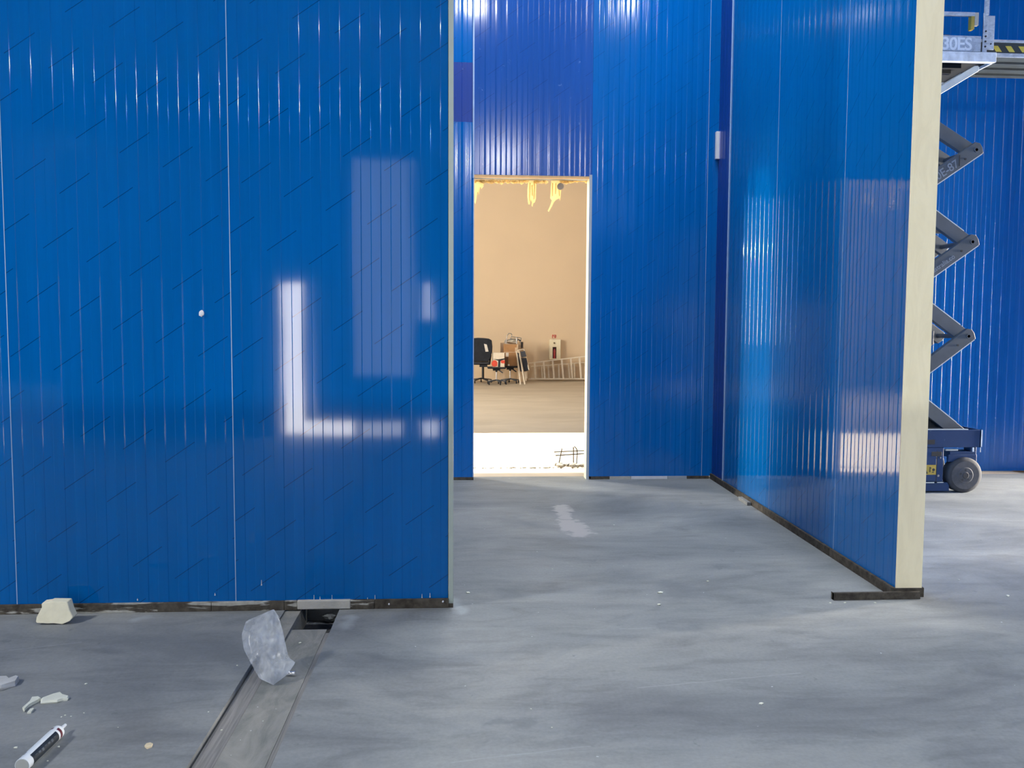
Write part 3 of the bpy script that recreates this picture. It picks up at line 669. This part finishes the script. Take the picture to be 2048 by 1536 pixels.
LB(MB().box(4.40, 4.50, Y0-.006, Y0+.002, .35, .392), 'latch_recess', m_black, .002)
LBE(MB().cyl((4.49, Y0-.006, .335), (4.49, Y0+.004, .335), .008).cyl((4.475, Y0-.006, .165), (4.475, Y0+.004, .165), .011), 'latch_bolt', m_steel)
LB(MB().box(4.455, 4.461, Y0+.001, Y0+.0035, .1, .40), 'door_gap', m_black)
lab = LB(MB().box(4.215, 4.449, Y0-.0065, Y0-.004, .175, .268), 'warning_label', m_yellow)
LB(MB().prism([(4.312, .185), (4.372, .185), (4.342, .243)], lambda a, b_: (a, Y0-.0068, b_), (0, -.0006, 0)), 'warning_triangle', m_black, parent=lab)
LB(MB().prism([(4.330, .192), (4.354, .192), (4.342, .216)], lambda a, b_: (a, Y0-.0075, b_), (0, -.0004, 0)), 'warning_triangle_core', m_yellow, parent=lab)
LB(MB().lathe((4.425, Y0-.0068, .222), (0, -1, 0), [(0, .014), (.0006, .014)], 12).box(4.385, 4.395, Y0-.0074, Y0-.0068, .20, .25).box(4.395, 4.405, Y0-.0074, Y0-.0068, .235, .242).box(4.41, 4.43, Y0-.0074, Y0-.0068, .195, .203), 'hand_symbol', m_black, parent=lab)
# steering yoke, wheels
LB(MB().box(4.60, 4.86, Y0+.03, Y0+.16, .33, .39).box(4.58, 4.86, Y0+.02, Y0+.05, .29, .36).box(4.80, 4.86, Y0+.03, Y0+.14, .39, .43), 'steering_yoke', m_lift, .005)
LB(MB().box(4.56, 4.68, Y0+.03, Y0+.06, .395, .41), 'yoke_cover', m_armlight, .002)
for (wx, wy, sd) in ((4.735, Y0-.01, 1), (4.735, Y1+.01, -1), (3.25, Y0-.01, 1), (3.25, Y1+.01, -1)):
    R_ = .168
    wh = LB(MB().lathe((wx, wy, R_), (0, sd, 0), [(0, R_*.80), (.004, R_*.93), (.014, R_), (.105, R_), (.12, R_*.93)], 40), 'wheel', m_tyre)
    LB(MB().lathe((wx, wy-.001*sd, R_), (0, sd, 0), [(0, R_*.79), (.002, R_*.80)], 36).lathe((wx, wy-.005*sd, R_), (0, sd, 0), [(0, R_*.42), (.005, R_*.47)], 30), 'hub_disc', m_rubber, parent=wh)
    hb = MB().lathe((wx, wy-.010*sd, R_), (0, sd, 0), [(0, R_*.16), (.006, R_*.20)], 20)
    for q in range(5):
        a = 2*math.pi*q/5+.3; hb.cyl((wx+math.cos(a)*R_*.3, wy-.008*sd, R_+math.sin(a)*R_*.3), (wx+math.cos(a)*R_*.3, wy, R_+math.sin(a)*R_*.3), R_*.06, n=8)
    LBE(hb, 'hub_bolt', m_tyre, parent=wh)
# arms
LXR, LXL = 4.745, 3.51
lv = [.545, 1.475, 2.352, 3.195, 3.93]
def arm(xa, za, xb, zb, y, mat, hgt=.125, w=.05):
    d = Vector((xb-xa, 0, zb-za)).normalized(); e = d*.065
    up = d.cross(Vector((0, 1, 0))); up = up if up.z > 0 else -up
    a = Vector((xa, y, za))-e; b_ = Vector((xb, y, zb))+e
    poly = []
    L_ = (b_-a).length
    for (s_, h_) in ((0.02, -.5), (0, -.1), (.0, .25), (.03, .5), (L_-.03, .5), (L_, .25), (L_, -.1), (L_-.02, -.5)):
        poly.append((s_, h_*hgt))
    mb = MB(); mb.prism(poly, lambda s_, h_: a+d*s_+up*h_-Vector((0, w/2, 0)), (0, w, 0))
    return LB(mb, 'scissor_arm', mat, .004)
arms = {}
for i in range(4):
    z0_, z1_ = lv[i], lv[i+1]
    topm = m_armlight if i == 3 else m_arm  # top arms paler: light from below is put into their colour
    for (yo, yi, kk) in ((Y0+.075, Y0+.135, 0), (Y1-.075, Y1-.135, 1)):
        if i == 3: a1 = arm(LXL, z0_, LXR-.06, z1_-.02+.0*kk, Y0+(.075 if kk == 0 else .30), topm, .062, .05)
        else: a1 = arm(LXL, z0_, LXR, z1_, yo, topm)      # rises to the right
        a2 = arm(LXR, z0_, LXL, z1_, yi, m_arm)                             # falls to the right
        arms[(i, kk)] = (a1, a2)
        # pins
for i in range(1, 4):
    for xx in (LXR, LXL):
        LB(MB().cyl((xx, Y0+.04, lv[i]), (xx, Y1-.04, lv[i]), .022, n=14), 'pivot_pin', m_arm)
    LBE(MB().cyl((LXR, Y0+.040, lv[i]), (LXR, Y0+.049, lv[i]), .014, n=12).cyl((LXR-.10, Y0+.045, lv[i]-.085), (LXR-.10, Y0+.0495, lv[i]-.085), .010, n=10), 'pin_bolt', m_black)
    if i == 3:
        LB(MB().box(LXR-.16, LXR-.152, Y0+.046, Y0+.0496, lv[i]-.15, lv[i]-.05), 'weld_line', m_black)
# worn pale lower edges along the arms
for i in range(1, 4):
    d = Vector((LXR-LXL, 0, lv[i]-lv[i-1])); d.normalize(); nrm = Vector((d.z, 0, -d.x))
    a = Vector((LXR, Y0+.052, lv[i]))+nrm*.0632; b_ = a-d*1.0
    LB(MB().bar(a+d*.03, b_, .008, .004, (0, 1, 0)), 'worn_edge', m_armlight)
    d2 = Vector((LXR-LXL, 0, lv[i-1]-lv[i])); d2.normalize(); n2 = Vector((-d2.z, 0, d2.x))
    a = Vector((LXR, Y0+.112, lv[i-1]))+n2*.0632-d2*.10
    LB(MB().bar(a, a-d2*.9, .008, .004, (0, 1, 0)), 'worn_edge', m_armlight)
# cylinder lug and cross plates between the arms
LB(MB().prism([(4.15, 2.62), (4.40, 2.60), (4.52, 2.57), (4.56, 2.53), (4.57, 2.45), (4.1, 2.45)], lambda a, b_: (a, Y0+.22, b_), (0, .04, 0)).cyl((4.50, Y0+.2, 2.53), (4.50, Y0+.28, 2.53), .02), 'cylinder_lug', m_arm, .003)
LB(MB().cyl((3.75, Y0+.34, 1.95), (4.40, Y0+.34, 2.42), .035).cyl((3.4, Y0+.34, 1.70), (3.9, Y0+.34, 2.06), .055), 'hydraulic_cylinder', m_arm)
LB(MB().tube([(4.12, Y0+.18, 1.95), (4.33, Y0+.18, 2.22), (4.43, Y0+.18, 2.42)], .006, 6), 'hose', m_armlight)
LB(MB().box(3.7, 4.50, Y0+.2, Y1-.2, lv[1]+.02-.10, lv[1]+.05), 'cross_plate', m_arm, .004)
LB(MB().box(3.0, 4.62, Y0+.16, Y1-.16, .60, .69), 'lower_crosstube', m_under, .004)
# lettering on the arms
sl = math.atan2(lv[3]-lv[2], LXR-LXL)
def armtext(body, i, back, size, mat, drop=.035):
    d = Vector((LXR-LXL, 0, lv[i]-lv[i-1])).normalized(); nrm = Vector((d.z, 0, -d.x))
    P = Vector((LXR, Y0+.0485, lv[i]))-d*back+nrm*drop
    text('lettering', body, size, (P.x-ox, P.y-oy, P.z), (math.pi/2, -math.atan2(d.z, d.x), 0), mat, arms[(i-1, 0)][0], 1.0, bold=.001)
armtext('1930E-87', 3, .61, .105, m_letterd)
armtext('www.amraustralia.co', 2, .74, .062, m_letterd, .028)
# platform
pf = LB(MB().box(2.85, 4.85, Y0-.03, Y0+.02, 3.965, 4.052).box(2.85, 4.85, Y1-.02, Y1+.03, 3.965, 4.052).box(4.83, 4.85, Y0, Y1, 3.965, 4.052).box(2.85, 2.87, Y0, Y1, 3.965, 4.052), 'platform_frame', m_fascia, .003)
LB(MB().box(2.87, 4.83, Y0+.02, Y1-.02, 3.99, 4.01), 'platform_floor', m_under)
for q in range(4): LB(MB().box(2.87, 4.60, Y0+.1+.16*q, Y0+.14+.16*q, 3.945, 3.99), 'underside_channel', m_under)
tb = LB(MB().box(2.85, 4.708, Y0-.015, Y0-.005, 4.06, 4.197), 'toe_board', m_deck, .002)
text('lettering', '1930ES', .155, (4.193-ox, Y0-.0158-oy, 4.072), (math.pi/2, 0, 0), m_letter, tb, .93, bold=.003)
br_ = LB(MB().box(4.716, 4.822, Y0-.028, Y0-.018, 4.075, 4.375).box(4.716, 4.756, Y0-.03, Y0-.017, 4.05, 4.40), 'rail_bracket', m_deck, .002)
hl = MB()
for q in range(4): hl.cyl((4.738, Y0-.034, 4.10+.045*q), (4.738, Y0-.0285, 4.10+.045*q), .009, n=10)
hl.cyl((4.79, Y0-.034, 4.125), (4.79, Y0-.0285, 4.125), .007, n=8)
LBE(hl, 'bracket_hole', m_black, parent=br_)
gr = MB(); gr.bar((4.745, Y0-.02, 4.38), (4.745, Y0-.02, 5.15), .03, .03).bar((3.55, Y0-.02, 4.1), (3.55, Y0-.02, 5.15), .03, .03)
LBE(gr, 'guard_post', m_deck)
LB(MB().bar((2.9, Y0-.02, 4.382), (4.63, Y0-.02, 4.382), .028, .032), 'mid_rail', m_deck)
LB(MB().bar((2.9, Y0-.02, 5.12), (4.75, Y0-.02, 5.12), .034, .034), 'top_rail', m_deck)
LB(MB().box(4.60, 4.63, Y0-.03, Y0+.02, 4.25, 4.40), 'rail_clamp', m_yellow, .003)
LB(MB().box(4.632, 4.668, Y0-.03, Y0+.0, 4.285, 4.40), 'rail_clamp', m_mortar, .003)
LBE(MB().bar((2.9, Y1, 4.40), (5.8, Y1, 4.40), .03, .03).bar((2.9, Y1, 5.12), (5.8, Y1, 5.12), .034, .034).bar((4.3, Y1, 4.1), (4.3, Y1, 5.12), .03, .03), 'guard_rail', m_arm)
LB(MB().box(3.2, 4.6, Y0+.3, Y0+.7, 4.06, 4.32), 'control_box', simple('navy_cover', lin(.01, .025, .06), .5), .01)
# roll-out deck
ex = LB(MB().box(4.6, 5.85, Y0+.05, Y1-.05, 4.035, 4.06), 'extension_deck', m_under2, .002)
LBE(MB().box(4.65, 5.85, Y0+.04, Y0+.05, 4.035, 4.07).box(4.65, 5.85, Y0+.04, Y0+.05, 4.165, 4.19), 'extension_edge', m_deck, parent=ex)
LB(MB().box(4.65, 5.85, Y0+.042, Y0+.05, 4.07, 4.165), 'extension_toe_board', m_under2, parent=ex)
st = MB()
for q in range(9):
    xq = 4.86+.125*q; st.prism([(xq+.03, 4.082), (xq+.085, 4.082), (xq+.045, 4.135), (xq-.01, 4.135)], lambda a, b_: (a, Y0+.0415, b_), (0, -.0008, 0))
LBE(st, 'hazard_stripe', simple('yellow_stripe', lin(.50, .42, .06), .6), parent=ex)
for q in range(3): LB(MB().box(4.86, 5.8, Y0+.17+.17*q, Y0+.20+.17*q, 4.015, 4.035), 'deck_rib', m_under2, parent=ex)

# ------------------------------------------------------------------ far room things
ZR = -.021
def FR(px, py, Yv=23.3):
    q = at(px, py, Yv); return q
def caster_base(mb_star, mb_cast, cx, cy, rad, n=5, a0=.3, zc=.03):
    for q in range(n):
        mb_cast.append(MB()); mc = mb_cast[-1]; a = a0+2*math.pi*q/n; ex_ = (cx+rad*math.cos(a), cy+rad*math.sin(a))
        mb_star.bar((cx, cy, ZR+.13), (ex_[0], ex_[1], ZR+.085), .04, .03)
        mc.cyl((ex_[0]-.018, ex_[1], ZR+.033), (ex_[0]+.018, ex_[1], ZR+.033), .033, n=10)
        mc.cyl((ex_[0], ex_[1], ZR+.03), (ex_[0], ex_[1], ZR+.09), .01, n=6)
# office chair seen from behind
def shift(mb, d): mb.v = [(v[0]-d[0], v[1]-d[1], v[2]-d[2]) for v in mb.v]; return mb
chair = empty('office_chair', (.49, 23.62, ZR)); tag(chair, 'black office chair with a pale tag, standing left of the boxes', 'chair')
D = (.48, 23.1, ZR)
seatz = .50
mb = MB(); n = 10; vs = []
pts = [(.20, 1.215), (.30, 1.255), (.45, 1.27), (.62, 1.262), (.76, 1.245), (.84, 1.20), (.86, 1.02), (.855, .86), (.80, .70), (.76, .60), (.20, .60), (.12, .70), (.10, .86), (.10, 1.05), (.12, 1.19)]
mb.prism(pts, lambda a, b_: (a, 22.88, b_), (0, .07, 0)); shift(mb, D).build('backrest', m_blackfab, chair, bevel=.02)
mb = MB().box(.14, .80, 22.92, 23.42, .50, .58); shift(mb, D).build('seat', m_blackfab, chair, bevel=.02)
shift(MB().box(.10, .76, 22.86, 22.90, .535, .56), D).build('seat_back_bar', m_rubber, chair)
for s_ in (.08, .80):
    shift(MB().tube([(s_, 22.92, .66), (s_+.02, 22.98, .76), (s_+.02, 23.3, .78), (s_, 23.3, .52)], .022, 8), D).build('armrest', m_black, chair)
shift(MB().cyl((.60, 23.15, .10), (.60, 23.15, .50), .035).box(.50, .72, 22.9, 23.3, .44, .50), D).build('pedestal', m_black, chair)
a_, b_ = MB(), []; caster_base(a_, b_, .55, 23.12, .31)
shift(a_, D).build('star_base', m_black, chair); [shift(m_, D).build('caster', m_black, chair) for m_ in b_]
shift(MB().prism([(.62, 1.10), (.70, 1.08), (.75, .88), (.665, .875)], lambda a, b2: (a, 22.872, b2), (0, -.004, 0)), D).build('paper_tag', m_paper, chair)
# two stools carrying the boxes
def stool(cx, cy, w_, label, a0):
    t = empty('office_stool', (cx, cy, ZR)); tag(t, label, 'stool', 'backless office chairs under the boxes'); D = (cx, cy, ZR)
    shift(MB().box(cx-w_/2, cx+w_/2, cy-.22, cy+.24, .425, .47), D).build('seat', m_blackfab, t, bevel=.012)
    shift(MB().box(cx-.10, cx+.10, cy-.1, cy+.1, .37, .424).cyl((cx, cy, .33), (cx, cy, .40), .03).bar((cx+.05, cy-.1, .39), (cx+.17, cy-.14, .31), .02, .03), D).build('mechanism', m_black, t)
    shift(MB().cyl((cx, cy, .09), (cx, cy, .36), .021), D).build('gas_column', m_chrome, t)
    a_, b_ = MB(), []; caster_base(a_, b_, cx, cy, .27, a0=a0)
    shift(a_, D).build('star_base', m_arm, t); [shift(m_, D).build('caster', m_black, t) for m_ in b_]
stool(.965, 22.88, .50, 'backless black stool with chrome column carrying the white and red box', -1.2)
stool(1.38, 23.48, .42, 'backless black stool under the brown cardboard carton', -.9)
# white-red box
wx = empty('printed_box', (1.0, 22.80, .47)); tag(wx, 'open white box with red prints sitting on the stool', 'box'); wx.scale = (.90, 1, 1); wx.location.x = .985; D = (1.0, 23.15, .47)
shift(MB().box(.84, 1.225, 22.97, 22.985, .475, .865).box(.84, .855, 22.97, 23.35, .475, .865).box(1.21, 1.225, 22.97, 23.35, .475, .865).box(.84, 1.225, 23.335, 23.35, .475, .865).box(.84, 1.225, 22.97, 23.35, .471, .485), D).build('carton', m_cream, wx)
shift(MB().prism([(.85, .70), (1.0, .688), (1.10, .70), (1.22, .72), (1.22, .69), (1.12, .66), (1.085, .64), (1.075, .475), (1.01, .475), (1.02, .65)], lambda a, b2: (a, 22.968, b2), (0, -.003, 0)), D).build('dark_strap', m_black, wx)
shift(MB().lathe((.905, 22.968, .575), (0, -1, 0), [(0, .09), (.003, .088)], 16).box(.83, .99, 22.9645, 22.968, .505, .60), D).build('red_print', m_red, wx)
shift(MB().lathe((1.135, 22.968, .625), (0, -1, 0), [(0, .04), (.003, .038)], 12).box(1.12, 1.22, 22.9645, 22.968, .58, .66), D).build('red_print', m_red, wx)
shift(MB().box(.90, 1.19, 23.0, 23.3, .80, .84), D).build('dark_contents', m_black, wx)
cb = empty('cardboard_carton', (1.385, 23.5, .47)); tag(cb, 'tall brown cardboard carton standing on the right stool', 'box'); D = (1.38, 23.4, .47)
shift(MB().box(1.19, 1.585, 23.2, 23.6, .472, 1.085), D).build('carton', m_card, cb, bevel=.004)
shift(MB().box(1.55, 1.586, 23.19, 23.2, .80, 1.085).box(1.19, 1.55, 23.192, 23.2, .86, .875).box(1.50, 1.55, 23.192, 23.2, .875, 1.0), D).build('tape', m_tape, cb)
shift(MB().box(1.24, 1.32, 23.194, 23.2, .74, .85).box(1.30, 1.35, 23.194, 23.2, .48, .53), D).build('paper_label', m_paper, cb)
shift(MB().box(1.19, 1.31, 23.196, 23.2, .475, .73), D).build('dark_patch', simple('dark_brown_print', lin(.12, .06, .03), .7), cb)
pk = empty('pale_package', (1.71, 24.0, ZR)); tag(pk, 'pale carton behind the brown one at its right side', 'box')
shift(MB().box(1.62, 1.78, 23.62, 23.9, ZR, 1.15).box(1.12, 1.24, 23.64, 23.9, ZR, 1.12), (1.70, 23.75, ZR)).build('carton', m_cardp, pk)
# bundle of wrapped metal frames on top of the carton
fb = empty('wrapped_frames', (1.405, 23.5, 1.087)); tag(fb, 'bundle of pale wire frames wrapped in plastic on the brown carton', 'bundle'); D = (1.4, 23.4, 1.087)
for pts in ([(1.25, 1.10), (1.28, 1.34), (1.33, 1.40), (1.40, 1.39), (1.42, 1.35), (1.34, 1.12)], [(1.22, 1.12), (1.22, 1.20), (1.45, 1.24), (1.62, 1.22), (1.68, 1.10)],
            [(1.40, 1.30), (1.52, 1.29), (1.68, 1.27), (1.66, 1.14)], [(1.55, 1.10), (1.55, 1.29)]):
    shift(MB().tube([(a, 23.25+.03*i, b2) for i, (a, b2) in enumerate(pts)], .012, 6), D).build('wire_frame', m_steel, fb)
shift(MB().blob((1.42, 23.4, 1.165), .20, .14, .075, 5, .3, 2), D).build('plastic_wrap', simple('milky_plastic', lin(.52, .47, .38), .3), fb)
shift(MB().bar((1.58, 23.22, 1.23), (1.67, 23.22, 1.19), .03, .03), D).build('dark_clamp', m_black, fb)
# folded step ladder leaning
sl_ = empty('folding_step_ladder', (1.75, 23.1, ZR)); tag(sl_, 'folded step ladder with dark treads leaning on the cartons', 'ladder'); D = (1.75, 23.1, ZR)
Q = lambda px, py, Yv: tuple(at(px, py, Yv))
for (a, b2, c, d) in ((1033, 703, 1041, 765), (1038, 702, 1050, 765)):
    A = at(a, b2, 23.15); B = at(c, d, 22.9); B.z = ZR+.0
    shift(MB().bar(A, B, .03, .035), D).build('side_rail', m_alu, sl_)
A = at(1049, 701, 23.2); B = at(1058, 740, 23.05); shift(MB().bar(A, B, .02, .02), D).build('side_rail', m_alu, sl_)
A = at(1034, 703, 23.15); B = at(1049, 701, 23.2); shift(MB().tube([A, A+Vector((.03, 0, .035)), B+Vector((-.03, 0, .035)), B], .014, 8), D).build('top_loop', m_alu, sl_)
def quad(p4, Yv, th=.03):
    P = [at(a, b2, Yv) for a, b2 in p4]; return MB().prism([(q.x, q.z) for q in P], lambda a, b2: (a, Yv, b2), (0, th, 0))
shift(quad([(1042, 716), (1053, 716), (1058, 741), (1048, 743)], 23.08), D).build('tread', m_black, sl_)
shift(quad([(1034, 706), (1038, 706), (1046, 744), (1041, 743)], 23.12), D).build('tread', m_black, sl_)
shift(quad([(1041, 703), (1050, 702), (1053, 713), (1043, 715)], 23.10, .02), D).build('tread', m_rubber, sl_)
for (a, b2, c, d) in ((1050, 744, 1052, 762), (1053, 744, 1054, 757)):
    A = at(a, b2, 23.1); B = at(c, d, 23.05); B.z = max(B.z, ZR+.01); shift(MB().bar(A, B, .02, .02), D).build('rear_leg', m_alu, sl_)
g = MB().box(-.022, .022, -.02, .02, 0, .17).build('handle', m_black, pk, (.03, -.155, 1.0), bevel=.005); g['label'] = 'black handle'
# extension ladder lying on its side
def ladder(name, label, top, bot, rungs, Yv, w_=.03, rw=.035, railmat=m_alu):
    t = empty(name, (2.6, Yv, ZR)); tag(t, label, 'ladder'); D = (2.6, Yv, ZR)
    A, B = at(*top[0], Yv), at(*top[1], Yv); C_, E_ = at(*bot[0], Yv), at(*bot[1], Yv)
    C_.z = max(C_.z, ZR+.016); E_.z = max(E_.z, ZR+.016)
    shift(MB().bar(A, B, .06, .03), D).build('rail', railmat, t); shift(MB().bar(C_, E_, .06, .03), D).build('rail', railmat, t)
    for (a, b2) in rungs:
        fa = (a-top[0][0])/(top[1][0]-top[0][0]); P = A+(B-A)*fa; fb_ = (b2-bot[0][0])/(bot[1][0]-bot[0][0]); R_ = C_+(E_-C_)*fb_
        shift(MB().bar(P, R_, .05, rw, (0, 1, 0)), D).build('rung', railmat, t)
    return t
ladder('extension_ladder', 'long aluminium ladder lying on its side, tapering toward the boxes', ((1057, 726.5), (1200, 709)), ((1057, 758), (1200, 757.5)), [(1069, 1071), (1087, 1089.5), (1105, 1108), (1123, 1126.5), (1141, 1144.5), (1158.5, 1162), (1177, 1181)], 24.35)
ladder('step_ladder', 'second aluminium ladder lying behind the long one against the beige wall', ((1062, 733), (1195, 723)), ((1062, 757), (1195, 757)), [(1083, 1085), (1096, 1098), (1117, 1118), (1137, 1139), (1148, 1149), (1170, 1170)], 24.6, rw=.03)
for (a, b2, c, d) in ((1072, 740, 1082, 731), (1128, 752, 1138, 742), (1146, 744, 1153, 731), (1150, 722, 1156, 717)):
    o = None
# extinguisher cabinet and sign
A = at(1098.5, 679, 24.7); B = at(1120, 718.5, 24.7)
cbn = empty('fire_extinguisher_cabinet', (0, 24.7, B.z)); tag(cbn, 'cream fire extinguisher cabinet on the beige wall above the ladders', 'cabinet'); D = (0, 24.7, B.z)
wd = (B.x-A.x); X0 = A.x; hz = A.z-B.z
def u(px, py): q = at(px, py, 24.58); return q.x, q.z
s0, s1_ = u(1105.3, 694), u(1112.8, 717)
fr = MB().box(X0, s0[0], 24.58, 24.74, B.z, A.z).box(s1_[0], X0+wd, 24.58, 24.74, B.z, A.z).box(s0[0], s1_[0], 24.58, 24.74, s0[1], A.z).box(s0[0], s1_[0], 24.58, 24.74, B.z, s1_[1]).box(s0[0], s1_[0], 24.70, 24.74, B.z, A.z)
shift(fr, D).build('door', simple('cream_cabinet', lin(.95, .86, .60), .6, 0, .04), cbn)
shift(MB().box(s0[0], s1_[0], 24.66, 24.70, s1_[1], s0[1]), D).build('window_recess', simple('dark_maroon', lin(.10, .02, .02), .5), cbn)
kn = u(1108.5, 686); shift(MB().lathe((kn[0], 24.58, kn[1]), (0, -1, 0), [(0, .022), (.02, .022), (.024, .016)], 14), D).build('knob', simple('dark_brass', lin(.10, .07, .02), .5), cbn)
xm = (s0[0]+s1_[0])/2
ext_ = MB().lathe((xm, 24.62, s1_[1]), (0, 0, 1), [(0, .03), (.01, .036), (.22, .036), (.26, .02), (.29, .012)], 16).build('fire_extinguisher', simple('red_extinguisher', lin(.45, .06, .06), .35), None); tag(ext_, 'red fire extinguisher standing inside the cream cabinet', 'extinguisher')
A = at(1104, 669, 24.72); B = at(1112, 676, 24.72)
sg = MB()
wv, hv = B.x-A.x, A.z-B.z
for (a, b2, c, d) in ((0, .38, .45, .55), (.18, .27, .5, 1), (.02, .42, .75, .85), (.08, .36, 0, .12), (.08, .16, 0, .45), (.55, .9, .82, .92), (.55, .64, .3, .92), (.55, .9, .3, .42), (.82, .9, .3, .92), (.94, 1, 0, 1), (.6, .9, 0, .12), (.70, .78, .12, .3)):
    sg.box(A.x+a*wv, A.x+c*wv if False else A.x+b2*wv, 24.735, 24.745, B.z+c*hv, B.z+d*hv)
so2 = sg.build('wall_sign', m_pinkred, None); tag(so2, 'small red lettering on the beige wall above the cabinet', 'sign')
